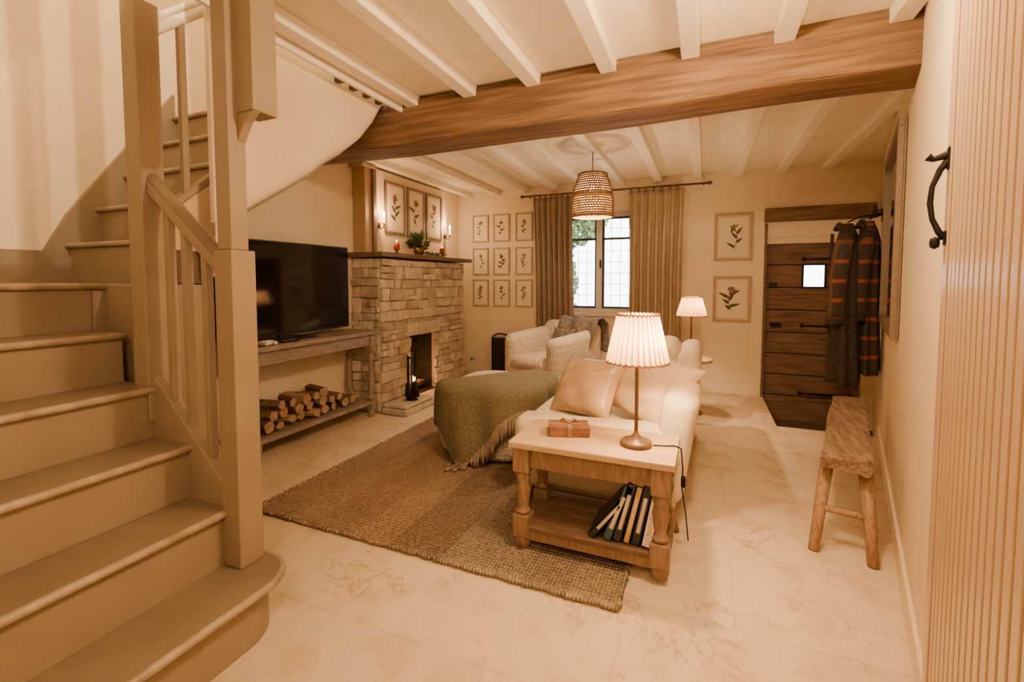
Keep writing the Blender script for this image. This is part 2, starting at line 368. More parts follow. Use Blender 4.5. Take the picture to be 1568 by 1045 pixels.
for k in range(1,8):
    z=wz0+.06+k*.11; b.box(wx0+.06,wx1-.06,yg-.004,yg+.004,z-.0025,z+.0025,lead)
b.box(wx0+.05,wx1-.05,yg-.002,yg+.002,wz0+.05,wz1-.05,glass)
b.box(wx0-.03,wx1+.03,YF-.04,YF+.1,wz0-.03,wz0,winM)
b.box(-.96,-.945,yg-.07,yg-.045,1.12,1.2,black)
b.fin(.003)
b=B("garden_ground"); b.box(-8,8,YF+.25,14,-.35,-.3,grass); b.fin()
b=B("garden_hedge")
random.seed(3)
vs=[];fs=[]
for i in range(8000):
    cx,cy,cz,rx,rz=random.choice([(-2.6,7.0,.9,.75,1.3),(-2.2,7.2,2.1,.8,.6),(-1.2,8.6,2.6,.9,.35)])
    a=random.uniform(0,2*pi); e=math.acos(random.uniform(-1,1)); R=random.uniform(.8,1)
    p=Vector((cx+rx*R*math.sin(e)*math.cos(a),cy+.6*R*math.sin(e)*math.sin(a),cz+rz*R*math.cos(e)))
    u=Vector([random.uniform(-1,1) for _ in range(3)]).normalized()*.05; w=u.orthogonal().normalized()*.035
    k=len(vs); vs+=[tuple(p+u),tuple(p+w),tuple(p-u),tuple(p-w)]; fs.append((k,k+1,k+2,k+3))
b.add(vs,fs,hedge); b.fin()
random.seed(11)
def curtain(name,x0,x1,taper,z0,cm):
    b=B(name)
    def f(u,v):
        z=1.815+(z0-1.815)*v
        n=7; xc=(x0+x1)/2; x=xc+(x0+(x1-x0)*u-xc)*(1-.10*v*(1-v)*4*.4)+taper*v*.3
        amp=.026*(.5+.6*min(1,v*4))
        y=YF-.085+amp*math.sin(2*pi*n*u+.6*math.sin(3*v))+.006*math.sin(23*u+5*v)
        return (x,y,z)
    b.grid(f,140,30,cm)
    for i in range(8):
        u=(i+.25)/7
        if u<1: 
            x=x0+(x1-x0)*u; b.tube([(x,YF-.085,1.815),(x,YF-.09,1.845)],.006,brass,6)
    b.fin(solid=.006)
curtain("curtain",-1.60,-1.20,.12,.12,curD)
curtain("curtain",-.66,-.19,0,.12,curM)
b=B("curtain_rod"); b.tube([(-1.72,YF-.085,1.84),(.02,YF-.085,1.84)],.009,brass,10)
for x in(-1.72,.02): b.lathe([(.0,-.02),(.016,-.01),(.018,0),(.014,.012),(0,.02)],(x,YF-.085,1.84),brass,12)
for x in(-1.66,-.03): b.box(x-.006,x+.006,YF-.09,YF,1.835,1.845,brass)
b.fin()
# ---------------------------------------------------------------- far door
b=B("door_1")
dx0,dx1,dz0,dz1=.475,1.11,-.199,1.31
hx0,hx1,hz0,hz1=.745,.905,.94,1.13
yd=YF+.03
zs=[dz0,.02,.2,.38,.56,.75,.94,1.13,dz1]
for i in range(len(zs)-1):
    a,c=zs[i]+.004,zs[i+1]-.004
    if abs(zs[i]-.94)<.01:
        b.box(dx0,hx0,yd,yd+.03,a,c,oakdv); b.box(hx1,dx1,yd,yd+.03,a,c,oakdv)
    else: b.box(dx0,dx1,yd+.002*(i%2),yd+.03,a,c,oakdv)
b.box(dx0,dx1,yd+.025,yd+.05,dz0,.94,soot_and_dark_backing); b.box(dx0,dx1,yd+.025,yd+.05,1.13,dz1,soot_and_dark_backing); b.box(dx0,hx0,yd+.025,yd+.05,.94,1.13,soot_and_dark_backing); b.box(hx1,dx1,yd+.025,yd+.05,.94,1.13,soot_and_dark_backing)  # dark backing added behind the planks so no light leaks through the gaps
b.box(hx0-.001,hx1+.001,yd+.018,yd+.022,hz0,hz1,glass)
for x in (hx0,hx1): b.box(x-.008,x+.008,yd-.006,yd,hz0,hz1,black)
for z in (hz0,hz1): b.box(hx0-.008,hx1+.008,yd-.006,yd,z-.008,z+.008,black)
for z in(1.175,.62,.05):
    b.prism([(dx1,z-.014),(dx1,z+.014),(.77,z+.007),(.745,z+.02),(.73,z),(.745,z-.02),(.77,z-.007)],yd-.009,yd,black,'y')
b.box(.50,.56,yd-.015,yd,.94,.98,black); b.box(.515,.60,yd-.015,yd,.60,.64,black); b.lathe([(0,0),(.02,.005),(.02,.02),(0,.025)],(.54,yd-.03,.61),black,12)
b.fin(.004)
b=B("trim_door_frame")
b.box(.455,.475,YF-.01,YF+.12,-.2,1.48,oakdv); b.box(1.11,1.15,YF-.01,YF+.12,-.2,1.48,oakdv)
b.box(.475,1.11,YF+.01,YF+.12,1.306,1.48,wallM); b.box(.475,1.11,YF+.085,YF+.12,1.2,1.306,soot_and_dark_backing)
b.fin(.003)
b=B("trim_door_lintel"); b.box(.45,1.22,YF-.05,YF+.1,1.485,1.60,oak,j=.006); b.fin(.012,3)
# ---------------------------------------------------------------- near right beadboard door
b=B("door_2")
def RWp(y0,y1,o0,o1,z0,z1,m):
    p=[RW(y0,o0,0),RW(y0,o1,0),RW(y1,o1,0),RW(y1,o0,0)]; b.prism([(q.x,q.y) for q in p],z0,z1,m)
RWp(.53,1.12,.001,.018,.01,1.9,doorW)
y=.535
while y<1.06:
    RWp(y,y+.026,.018,.028,.01,1.9,doorW); RWp(y+.029,y+.033,.018,.026,.01,1.9,doorW); y+=.036
RWp(1.075,1.12,.018,.03,.01,1.9,doorW)
def RP(y,o,z): 
    q=RW(y,o,z); return (q.x,q.y,q.z)
hy=1.095
b.tube([RP(hy,.031,1.222),RP(hy,.042,1.205),RP(hy,.052,1.175),RP(hy,.054,1.145),RP(hy,.05,1.115),RP(hy,.040,1.09),RP(hy,.031,1.078)],[.007,.0055,.0045,.005,.0045,.0055,.007],black,8)
b.tube([RP(hy,.031,1.232),RP(hy,.052,1.226),RP(hy,.060,1.232)],[.008,.005,.008],black,8)
b.lathe([(0,-.012),(.007,-.008),(.008,0),(.007,.008),(0,.012)],RP(hy,.045,1.070),black,12)
RWp(1.085,1.105,.03,.033,1.205,1.245,black); RWp(1.085,1.105,.03,.033,1.065,1.092,black)
b.fin(.003)
# ---------------------------------------------------------------- chimney
cy0,cy1,cxf=2.76,4.03,-2.24
oy0,oy1,oz0,oz1=3.13,3.49,.04,.54
b=B("stone_fireplace")
b.box(XL+.002,cxf,cy0,oy0,0,1.165,mor); b.box(XL+.002,cxf,oy1,cy1,0,1.165,mor); b.box(XL+.002,cxf,oy0,oy1,oz1,1.165,mor)
b.box(XL+.002,XL+.02,oy0,oy1,0,oz1,soot_and_dark_backing); b.box(XL+.02,cxf+.01,oy0,oy1,0,oz0,soot_and_dark_backing)
b.box(XL+.02,cxf-.02,oy0,oy0+.012,oz0,oz1,soot_and_dark_backing); b.box(XL+.02,cxf-.02,oy1-.012,oy1,oz0,oz1,soot_and_dark_backing)
def stones(M,W,Hh,hole=None):
    b.M=M; z=0
    while z<Hh-.01:
        rh=random.uniform(.055,.115)
        if Hh-z-rh<.04: rh=Hh-z
        x=0
        while x<W-.005:
            w=random.uniform(.06,.20)
            if W-x-w<.05: w=W-x
            x2=x+w
            segs=[(x,x2)]
            if hole and z+rh>hole[2]+.01 and z<hole[3]-.01:
                segs=[]
                if x<hole[0]-.02: segs.append((x,min(x2,hole[0])))
                if x2>hole[1]+.02: segs.append((max(x,hole[1]),x2))
            for a,c in segs:
                if c-a>.02:
                    mm=random.choice([st1,st2,st3,st2]); o=random.uniform(.006,.034)
                    if rh>.085 and random.random()<.45:
                        h2=z+rh*random.uniform(.4,.6); b.box(a+.004,c-.004,z+.004,h2-.003,-.01,o,mm,j=.006); b.box(a+.004,c-.004,h2+.003,z+rh-.004,-.01,random.uniform(.006,.034),random.choice([st1,st2,st3]),j=.006)
                    else: b.box(a+.004,c-.004,z+.004,z+rh-.004,-.01,o,mm,j=.007)
            x=x2
        z+=rh
    b.M=Matrix()
stones(fm((cxf,cy0,0),(0,1,0),(0,0,1)),cy1-cy0,1.163,(oy0-cy0,oy1-cy0,0,oz1+.11))
stones(fm((XL+.01,cy0,0),(1,0,0),(0,0,1)),cxf-XL-.01,1.163)
b.M=fm((cxf,cy0,0),(0,1,0),(0,0,1)); a=oy0-cy0-.07; w=(oy1-oy0+.14)/3
for i in range(3): b.box(a+i*w+.004,a+(i+1)*w-.004,oz1+.004,oz1+.106,-.01,.03,[st2,st1,st2][i],j=.004)
b.M=Matrix()
b.fin(.018,3)
b=B("mantel_shelf"); b.box(XL+.003,cxf+.075,2.70,4.09,1.174,1.21,mant,j=.003); b.fin(.008,3)
b=B("wall_chimney_breast"); b.box(XL+.003,-2.42,2.86,4.03,1.21,ZJ,wallM); b.fin(.01)
b=B("trim_chimney_post"); b.box(XL+.003,-2.38,2.78,2.855,1.212,ZJ,frM); b.box(XL+.003,-2.36,2.74,2.90,ZJ-.03,ZJ-.001,frM); b.box(-2.42,-2.365,2.86,2.90,1.212,ZJ-.03,frD); b.fin(.006)
b=B("trim_hearth"); b.box(cxf+.03,-1.99,2.72,3.62,.001,.045,st3,j=.004); b.box(cxf+.03,-2.0,2.74,3.1,.046,.07,st1,j=.004); b.fin(.012,2)
b=B("fire_grate")
for i in range(6): b.tube([(-2.40,3.19+i*.045,.06),(-2.27,3.19+i*.045,.06),(-2.25,3.19+i*.045,.13)],.005,black,6)
b.tube([(-2.25,3.17,.12),(-2.25,3.45,.12)],.006,black,6)
for i in range(4): b.tube([(-2.42,3.2+.05*i,.09+.02*(i%2)),(-2.28,3.24+.05*i,.10)],.022,bark,8)
for i in range(5):
    y=3.23+.025*i; hh=random.uniform(.04,.08); b.lathe([(0,0),(.012,.012),(.010,hh*.5),(.003,hh*.85),(0,hh)],(-2.34+random.uniform(-.03,.03),y,.11),flame,8)
b.fin()
b=B("fire_tool_set")
c=(-2.08,2.93,.071)
b.lathe([(.045,0),(.045,.01),(.012,.02)],c,black,20); b.tube([c,(c[0],c[1],.46)],.006,black,8); b.lathe([(0,0),(.013,.01),(0,.03)],(c[0],c[1],.46),black,10)
for i,a in enumerate((0,1.57,3.14,4.71)):
    dx,dy=.04*math.cos(a),.04*math.sin(a); b.tube([(c[0],c[1],.40),(c[0]+dx,c[1]+dy,.40)],.004,black,6)
    b.tube([(c[0]+dx,c[1]+dy,.42),(c[0]+dx,c[1]+dy,.16)],.005,black,6)
    b.tube([(c[0]+dx,c[1]+dy,.20),(c[0]+dx,c[1]+dy,.10)],[.012,.026],black,8)
b.fin()
for y in(3.04,3.73):
    b=B("red_candle"); b.lathe([(.035,0),(.035,.006),(.012,.012),(.012,.03),(.03,.035)],(-2.29,y,1.211),brass,20); b.lathe([(.024,.036),(.024,.085),(0,.083)],(-2.29,y,1.211),redM,20)
    b.tube([(-2.29,y,1.295),(-2.29,y,1.305)],.002,black,5); b.lathe([(0,.092),(.004,.098),(.003,.108),(0,.115)],(-2.29,y,1.211),flame,8); b.fin()
b=B("potted_foliage"); b.lathe([(.03,0),(.045,.03),(.05,.07),(.04,.075),(0,.07)],(-2.31,3.38,1.211),brass,20)
for i in range(110):
    a=random.uniform(0,2*pi); e=random.uniform(-.1,1.35); L=random.uniform(.07,.19)
    d=Vector((math.cos(a)*math.cos(e)*.45,math.sin(a)*math.cos(e),math.sin(e)*.9)); p0=Vector((-2.31,3.38,1.285)); p1=p0+d*L; sd=d.orthogonal().normalized()*.014
    b.add([tuple(p0+d*L*.45),tuple(p0+d*L*.75+sd),tuple(p1),tuple(p0+d*L*.75-sd)],[(0,1,2,3)],leafM); b.tube([tuple(p0),tuple(p0+d*L*.5)],.0015,leafM,4)
b.fin()
b=B("mantel_garland")
b.tube([(-2.19,3.28,1.2135),(-2.185,3.4,1.2145),(-2.19,3.6,1.2135)],.0025,leafM,5)
for i in range(50):
    y=3.28+.32*i/49; p0=Vector((-2.188,y,1.215)); d=Vector((random.uniform(-.5,.5),random.uniform(-.6,.6),random.uniform(.05,.8))).normalized(); sd=d.orthogonal().normalized()*.008
    b.add([tuple(p0),tuple(p0+d*.018+sd),tuple(p0+d*.036),tuple(p0+d*.018-sd)],[(0,1,2,3)],leafM)
b.fin()
for y in(2.975,3.99):
    b=B("wall_sconce"); b.M=fm((-2.42,y,1.44),(0,1,0),(0,0,1))
    b.lathe([(0,0),(.025,.002),(.02,.012),(0,.014)],(0,0,.001),brass,16)
    b.tube([(0,0,.01),(0,-.03,.03),(0,-.02,.055),(0,.01,.06)],.004,brass,8); b.M=Matrix()
    b.lathe([(.02,0),(.02,.004),(.008,.008),(.008,.05),(.0,.05)],(-2.36,y,1.45),white,14)
    b.lathe([(0,.052),(.008,.065),(.008,.08),(0,.105)],(-2.36,y,1.45),bulbM,12); b.fin()
def picture(name,M,w,h,fw,fmat,seed,depth=.012):
    b=B(name); b.M=M; r=random.Random(seed)
    b.box(-w/2,w/2,-h/2,h/2,.001,.006,papM)
    b.box(-w/2+fw*1.8,w/2-fw*1.8,-h/2+fw*1.8,h/2-fw*1.8,.006,.0065,pap)
    for x0,x1,y0,y1 in((-w/2,w/2,h/2-fw,h/2),(-w/2,w/2,-h/2,-h/2+fw),(-w/2,-w/2+fw,-h/2+fw,h/2-fw),(w/2-fw,w/2,-h/2+fw,h/2-fw)): b.box(x0,x1,y0,y1,.001,depth,fmat)
    top=h*.25; bot=-h*.28; bend=r.uniform(-.08,.08)*w
    z=.0075
    def sx(t): return bend*math.sin(t*pi)*1.5
    pts=[(sx(t/8),bot+(top-bot)*t/8) for t in range(9)]
    for i in range(8):
        (xa,ya),(xb,yb)=pts[i],pts[i+1]; q=w*.008; b.add([(xa-q,ya,z),(xa+q,ya,z),(xb+q,yb,z),(xb-q,yb,z)],[(0,1,2,3)],inkG)
    def leaf(x,y,a,L,wd,m):
        ca,sa=math.cos(a),math.sin(a); ps=[]
        for t in range(12):
            q=2*pi*t/12; u=L/2*(1-math.cos(q)); v=wd*math.sin(q)*(.6+.4*math.cos(q))
            ps.append((x+u*ca-v*sa,y+u*sa+v*ca,z+r.uniform(0,.0008)))
        b.add(ps,[tuple(range(12))],m)
    n=r.randint(3,7); big=r.uniform(.8,1.4)
    for i in range(n):
        t=.12+.7*i/n; sd=1 if i%2 else -1; leaf(sx(t),bot+(top-bot)*t,pi/2-sd*r.uniform(.5,1.3),w*r.uniform(.14,.28)*big,w*.06*big,r.choice([inkG,inkG,inkB]))
    k2=r.randint(5,9)
    for k in range(k2): leaf(sx(1),top*.8,2*pi*k/k2+r.random()*.6,w*r.uniform(.10,.19),w*.055,r.choice([inkR,inkB,inkR]) )
    return b.fin()
for i,x in enumerate((-2.23,-1.985,-1.73)):
    for j,z in enumerate((1.55,1.20,.865)):
        picture("framed_botanical_print",fm((x,YF,z),(1,0,0),(0,0,1)),.185,.285,.010,frM,i*3+j+1)
for i,z in enumerate((1.375,.835)): picture("framed_botanical_picture",fm((.215,YF,z),(1,0,0),(0,0,1)),.30,.41 if i==0 else .40,.02,frM,20+i)
for i,y in enumerate((3.19,3.495,3.79)): picture("framed_flower_picture",fm((-2.42,y,1.60),(0,1,0),(0,0,1)),.27,.43,.02,frD,30+i)
# pendant
b=B("wicker_pendant_lamp"); pc=(-.74,3.2)
def pr(t): return .095+.03*min(1,t*3)+.015*t if t<.55 else .142+.004*(t-.55)
zt,zb=1.735,1.445
for k in range(19):
    t=k/18; z=zt+(zb-zt)*t; r=pr(t)
    pts=[(pc[0]+r*math.cos(a*2*pi/36),pc[1]+r*math.sin(a*2*pi/36),z+.002*(a%2)) for a in range(37)]; b.tube(pts,.0068 if k%9 else .010,wick,5)
for a in range(44):
    q=2*pi*a/44
    b.tube([(pc[0]+pr(t/8)*math.cos(q+.12*(t%2)),pc[1]+pr(t/8)*math.sin(q+.12*(t%2)),zt+(zb-zt)*t/8) for t in range(9)],.0045,wick,4)
for k in range(6):
    r=.03+.012*k; b.tube([(pc[0]+r*math.cos(a*2*pi/24),pc[1]+r*math.sin(a*2*pi/24),zt+.012-.002*k) for a in range(25)],.006,wick,5)
b.tube([(pc[0],pc[1],zt+.01),(pc[0],pc[1],ZJ+.02)],.003,black,6); b.tube([(pc[0],pc[1],ZJ),(pc[0]+.05,pc[1],ZJ+.03),(pc[0]+.08,pc[1],ZC)],.003,white,6)
b.lathe([(.018,0),(.018,.05),(.01,.06)],(pc[0],pc[1],1.67),black,12); b.lathe([(0,0),(.02,.012),(.025,.03),(.012,.06)],(pc[0],pc[1],1.605),bulbM,16)
b.tube([(pc[0]-.03,pc[1],zt),(pc[0]+.03,pc[1],zt)],.003,black,5)
b.fin()
# ---------------------------------------------------------------- staircase
b=B("staircase"); r=.165; sy0,sy1=.02,.9
XN=[-1.09,-1.265,-1.437,-1.608,-1.78,-1.952]
def tread(x0,x1,z,y0=sy0,y1=sy1):
    b.box(x0,x1-.012,y0,y1,z-.022,z,trM); b.tube([(x1-.012,y0,z-.011),(x1-.012,y1,z-.011)],.0112,nzM,10)
for i in range(1,6):
    X=XN[i]; z0,z1=i*r,(i+1)*r
    b.box(-2.499,X-.022,sy0,sy1,z0-.005 if i else 0,z1-.02,stM)
    x0=XN[i+1]-.02 if i<5 else -2.499
    tread(x0,X,z1, y1=sy1 if i<5 else 1.06)
b.box(-2.499,XN[5]-.02,.9,1.06,0,.97,stM); b.box(XN[5]-.02,-1.62,.935,1.06,0,.985,stM)
def bull(off,z0,z1,m):
    pts=[(-1.5,sy0),(XN[0]-off,sy0)]; R=.12; yb=.965
    for k in range(13):
        a=pi/2*k/12; pts.append((XN[0]-off-R+R*math.cos(a),yb-off-R+R*math.sin(a)))
    pts+=[(-1.34,yb-off),(-1.34,.91),(-1.5,.91)]; b.prism(pts,z0,z1,m)
bull(.025,.0,r-.02,stM); bull(0,r-.022,r,trM)
pts=[(XN[0],sy0,r-.011)]
for k in range(13):
    a=pi/2*k/12; pts.append((XN[0]-.12+.12*math.cos(a),.845+.12*math.sin(a),r-.011))
pts.append((-1.34,.965,r-.011)); b.tube(pts,.0115,nzM,8)
b.prism([(-1.28,.0),(-1.28,.38),(-1.66,.735),(-1.72,.79),(-1.72,0)],.885,.92,stM,'y')
for k in range(5):
    y=1.04+.11*k; z=(7+k)*r
    b.box(-2.499,-1.66,y+.02,y+.035,z-r-.002,z-.02,stM); b.box(-2.499,-1.66,y+.012,y+.14,z-.022,z,trM); b.tube([(-2.499,y+.012,z-.011),(-1.66,y+.012,z-.011)],.0112,nzM,8)
b.box(-1.287,-1.213,.87,.945,r,1.085,stM); b.box(-1.28,-1.22,.877,.93,1.085,ZJ,stM)
b.box(-1.235,-1.155,.905,.985,1.47,ZJ,stM); b.prism([(-1.22,1.47),(-1.155,1.47),(-1.19,1.44),(-1.22,1.39)],.905,.93,stM,'y')
b.box(-1.686,-1.613,.87,.94,.55,1.865,stM)
b.prism([(-1.615,1.315),(-1.615,1.275),(-1.285,1.005),(-1.285,1.045)],.885,.93,stM,'y'); b.tube([(-1.66,.907,1.35),(-1.615,.907,1.315),(-1.285,.907,1.045)],.02,trM,12)
for x in(-1.545,-1.465,-1.375):
    b.box(x-.012,x+.012,.896,.92,.735-(x+1.66)*.93-.02,1.28-(x+1.615)*.82,stM)
b.prism([(.94,1.10),(.94,1.20),(1.13,1.375),(1.13,1.10)],-1.66,-1.63,doorW,'x')
b.prism([(.93,1.195),(.93,1.225),(1.14,1.41),(1.14,1.38)],-1.665,-1.625,stM,'x')
b.tube([(-1.64,.94,1.80),(-1.64,1.13,1.97)],.017,joistM,10); b.tube([(-1.64,.94,1.835),(-1.64,1.13,2.005)],.012,joistM,8)
b.box(-1.651,-1.629,1.01,1.032,1.29,1.87,stM)
b.fin(.005,2)
b=B("trim_stair_string"); b.prism([(.02,.985),(.02,1.12),(.98,1.12),(1.06,1.28),(1.5,1.93),(1.5,1.7),(1.07,1.0),(1.07,.985)],-2.499,-2.47,stM,'x'); b.fin()
b=B("wall_stair_enclosure")
cur=[(1.06,1.0),(1.10,1.15),(1.15,1.226),(1.26,1.30),(1.376,1.374),(1.49,1.45),(1.59,1.53),(1.70,1.60),(1.80,1.68),(1.89,1.78),(1.97,1.90),(1.985,2.0)]
n=len(cur)
vs=[];fs=[]
rows=[(-1.55,None,0),(-1.55,.03,0),(-1.556,.0,0),(-1.57,-.02,0),(-1.59,-.032,0),(-1.62,-.036,0),(-2.495,-.036,1)]
for (y,z) in cur:
    for x,o,k_ in rows:
        if o is None: vs.append((x,y,2.0))
        elif k_: vs.append((x,y*1.58,1+(z-1)*1.56))   # soffit warps down to the wall further along the flight
        else: vs.append((x,y,z+o+.036))
m=len(rows)
for i in range(n-1):
    for k in range(m-1): fs.append((i*m+k,(i+1)*m+k,(i+1)*m+k+1,i*m+k+1))
b.add(vs,fs,wallM,True)
b.box(-1.57,-1.555,1.06,1.10,1.2,2.0,wallM)
b.fin(weld=True,solid=.01)
# ---------------------------------------------------------------- console, TV, logs
def tleg(b,x,y,z0,z1,m,w=.026):
    b.box(x-w,x+w,y-w,y+w,z1-.11,z1,m); L=z1-.11-z0
    b.lathe([(w*.6,0),(w*.95,.02),(w*.6,.035),(w*.55,.05),(w*.95,.10),(w*.8,.3*L+.05),(w*.62,L-.06),(w*.95,L-.04),(w*.6,L-.02),(w,L)],(x,y,z0),m,18)
b=B("tv_console_table")
x0,x1,y0,y1=-2.475,-2.19,1.66,2.68
b.box(x0,x1,y0,y1,.61,.637,conM); b.box(x0+.03,x1-.03,y0+.03,y1-.03,.53,.61,conM); b.box(x0+.02,x1-.02,y0+.02,y1-.02,.10,.125,conM)
for x in(x0+.04,x1-.04):
    for y in(y0+.04,y1-.04):
        tleg(b,x,y,.125,.60,conM); b.box(x-.026,x+.026,y-.026,y+.026,.06,.13,conM); b.lathe([(.016,0),(.025,.03),(.02,.06)],(x,y,0),conM,16)
b.fin(.004)
b=B("firewood_logs"); random.seed(5)
for L in range(3):
    for k in range(9-2*L):
        y=y0+.13+.045*L+k*.087+random.uniform(-.012,.012); z=.127+.038+L*.055+random.uniform(0,.008); rr=random.uniform(.030,.048); a=random.uniform(-.9,.9)
        xa=x1-.05+random.uniform(-.03,.02); xb=xa-.17; rr=min(rr,z-.127) if L==0 else rr
        n=random.choice([5,6,8]); ang=random.random()*6; sect=[rr*random.uniform(.6,1.0) for _ in range(n)]
        def ring(x,yy,q=1): return [(x,yy+q*sect[i]*math.cos(ang+2*pi*i/n),z+q*sect[i]*math.sin(ang+2*pi*i/n)) for i in range(n)]
        A=ring(xa,y,.95); C=ring(xb,y+a*.1); mm=bark if random.random()<.6 else lend
        b.add(A+C,[(i,(i+1)%n,n+(i+1)%n,n+i) for i in range(n)],mm); b.add(A,[tuple(range(n))],lend); b.add(C,[tuple(range(n))],lend)
b.fin(.003,weld=True)
b=B("television"); b.box(-2.40,-2.375,1.50,2.585,.665,1.235,tvB); b.box(-2.3755,-2.373,1.508,2.577,.68,1.228,tvM); 
b.box(-2.42,-2.40,1.8,2.3,.75,1.1,tvB); b.box(-2.46,-2.28,1.9,2.2,.638,.645,tvB); b.box(-2.40,-2.38,2.0,2.1,.64,.70,tvB); b.fin(.003)
b=B("game_controller"); b.rbox(-2.27,-2.22,1.76,1.84,.638,.665,.012,white); b.rbox(-2.25,-2.20,1.76,1.785,.638,.66,.01,white); b.rbox(-2.25,-2.20,1.815,1.84,.638,.66,.01,white); b.fin()
b=B("tv_remote_control"); b.box(-2.26,-2.235,1.9,2.02,.638,.648,black); 
for i in range(5): b.box(-2.252,-2.243,1.91+i*.02,1.92+i*.02,.648,.650,white)
b.fin(.002)
# ---------------------------------------------------------------- rug
b=B("jute_rug"); b.box(-1.78,-.225,1.345,3.25,.001,.010,rugM)
random.seed(9)
for (p,q) in(((-1.78,1.345),(-.225,1.345)),((-.225,1.345),(-.225,3.25)),((-1.78,1.345),(-1.78,3.25))):
    n=110; pts=[]
    for i in range(n+1):
        t=i/n; pts.append((p[0]+(q[0]-p[0])*t+random.uniform(-.004,.004),p[1]+(q[1]-p[1])*t+random.uniform(-.004,.004),.010+.003*(i%2)))
    b.tube(pts,[.007+.004*(i%2) for i in range(n+1)],rugM,6)
b.fin()
# ---------------------------------------------------------------- ottoman + throw
oc=(-1.13,2.47); ohx,ohy,orad,otop=.29,.31,.17,.40
b=B("boucle_ottoman")
def sdf(px,py,hx=ohx,hy=ohy,R=orad):
    qx,qy=abs(px)-(hx-R),abs(py)-(hy-R)
    return math.hypot(max(qx,0),max(qy,0))+min(max(qx,qy),0)-R
def bpt(a,hx,hy,R):
    ca,sa=math.cos(a),math.sin(a); lo_,hi_=0,2
    for _ in range(24):
        m_=(lo_+hi_)/2
        if sdf(m_*ca,m_*sa,hx,hy,R)<0: lo_=m_
        else: hi_=m_
    return lo_
rad=[bpt(2*pi*i/64,ohx,ohy,orad) for i in range(64)]
prof=[(.0,.40),(.5,.41),(.85,.402),(.95,.39),(.99,.37),(1.01,.33),(1.02,.22),(1.01,.1),(.98,.05),(.93,.03),(0,.03)]
vs=[];fs=[]
for s_,z in prof:
    for i in range(64):
        a=2*pi*i/64; vs.append((oc[0]+rad[i]*s_*math.cos(a),oc[1]+rad[i]*s_*math.sin(a),z))
for k in range(len(prof)-1):
    for i in range(64): j=(i+1)%64; fs.append((k*64+i,k*64+j,(k+1)*64+j,(k+1)*64+i))
b.add(vs,fs,bouM,True,True)
for dx in(-.2,.2):
    for dy in(-.22,.22): b.lathe([(.025,.012),(.025,.04)],(oc[0]+dx,oc[1]+dy,0),oakd,12)
b.fin(weld=True)
b=B("wool_throw_blanket")
ta=math.radians(48)
def cloth(a_,b_):
    px=a_*math.cos(ta)-b_*math.sin(ta); py=a_*math.sin(ta)+b_*math.cos(ta)
    e=1e-3; d=sdf(px,py)+.02
    if d<=0: return (oc[0]+px,oc[1]+py,.420+.004*math.sin(9*a_)*math.sin(11*b_)+.003*math.sin(20*b_))
    gx=(sdf(px+e,py)-sdf(px-e,py))/(2*e); gy=(sdf(px,py+e)-sdf(px,py-e))/(2*e); L=math.hypot(gx,gy) or 1; gx/=L;gy/=L
    qx,qy=px-gx*d,py-gy*d
    rr=.045; arc=rr*pi/2
    if d<arc: o=rr*math.sin(d/rr); z=.420-rr*(1-math.cos(d/rr))
    else: o=rr+.04*(d-arc); z=.420-rr-(d-arc)
    ang=math.atan2(qy,qx); fold=.016*(1+math.sin(ang*9+b_*4))*min(1,max(0,d)/.2)
    o+=fold
    if z<.03: o+=(.03-z)*.6; z=.026+.006*math.sin(ang*30)
    return (oc[0]+qx+gx*o,oc[1]+qy+gy*o,z)
a0,a1,b0,b1=-.60,.44,-.46,.085
b.grid(lambda u,v:cloth(a0+(a1-a0)*u,b0+(b1-b0)*v),110,70,grn)
random.seed(2)
def tassel(p,out):
    p=Vector(p); L=min(.085,max(.03,p.z-.012)) 
    q=p+Vector((out[0]*.012+random.uniform(-.012,.012),out[1]*.012+random.uniform(-.012,.012),-L)); q.z=max(q.z,.02)
    if p.z<.05: q=p+Vector((out[0]*.05+random.uniform(-.02,.02),out[1]*.05+random.uniform(-.02,.02),0)); q.z=.02
    m_=(p+q)/2+Vector((out[0]*.012,out[1]*.012,0)); b.tube([tuple(p),tuple(m_),tuple(q)],[.006,.0045,.008],tasM,5)
for i in range(60):
    u=i/59; p=cloth(a0+(a1-a0)*u,b0); d=Vector((p[0]-oc[0],p[1]-oc[1])).normalized(); tassel(p,d)
b.fin(solid=.008)
# ---------------------------------------------------------------- sofa
b=B("sofa")
fy0,fy1=1.84,3.36
def lean(p):
    x,y,z=p; return (x+(z-.1)*.14*(1 if x>-.35 else 0),y,z)
b.rbox(-.76,-.09,fy0+.02,fy1-.02,.08,.27,.03,sofaM)
def lean2(p):
    x,y,z=lean(p)
    if z>.4: z=.4+(z-.4)*(1-.30*max(0,1-(y-fy0)/.22)**1.5)
    return (x,y,z)
b.rbox(-.21,-.07,fy0,fy1,.10,.60,.06,sofaM,fn=lean2,bulge=(0,0,.01),mid=14)
for y in((fy0,fy0+.15),(fy1-.15,fy1)):
    b.rbox(-.78,-.09,y[0],y[1],.09,.40,.05,sofaM,fn=lambda p:(p[0],p[1],p[2]+(.02*max(0,(p[0]+.5)/.4) if p[2]>.25 else 0)))
ym=(fy0+fy1)/2
for y in((fy0+.15,ym),(ym,fy1-.15)):
    b.rbox(-.775,-.24,y[0]+.004,y[1]-.004,.265,.365,.04,sofaM,bulge=(.01,0,.02))
for y in((fy0+.36,ym+.08),(ym+.09,fy1-.15)):
    b.rbox(-.36,-.19,y[0]+.01,y[1]-.01,.37,.63,.07,sofaM,fn=lambda p:(p[0]+(p[2]-.37)*.25,p[1],p[2]),bulge=(.03,0,.02))
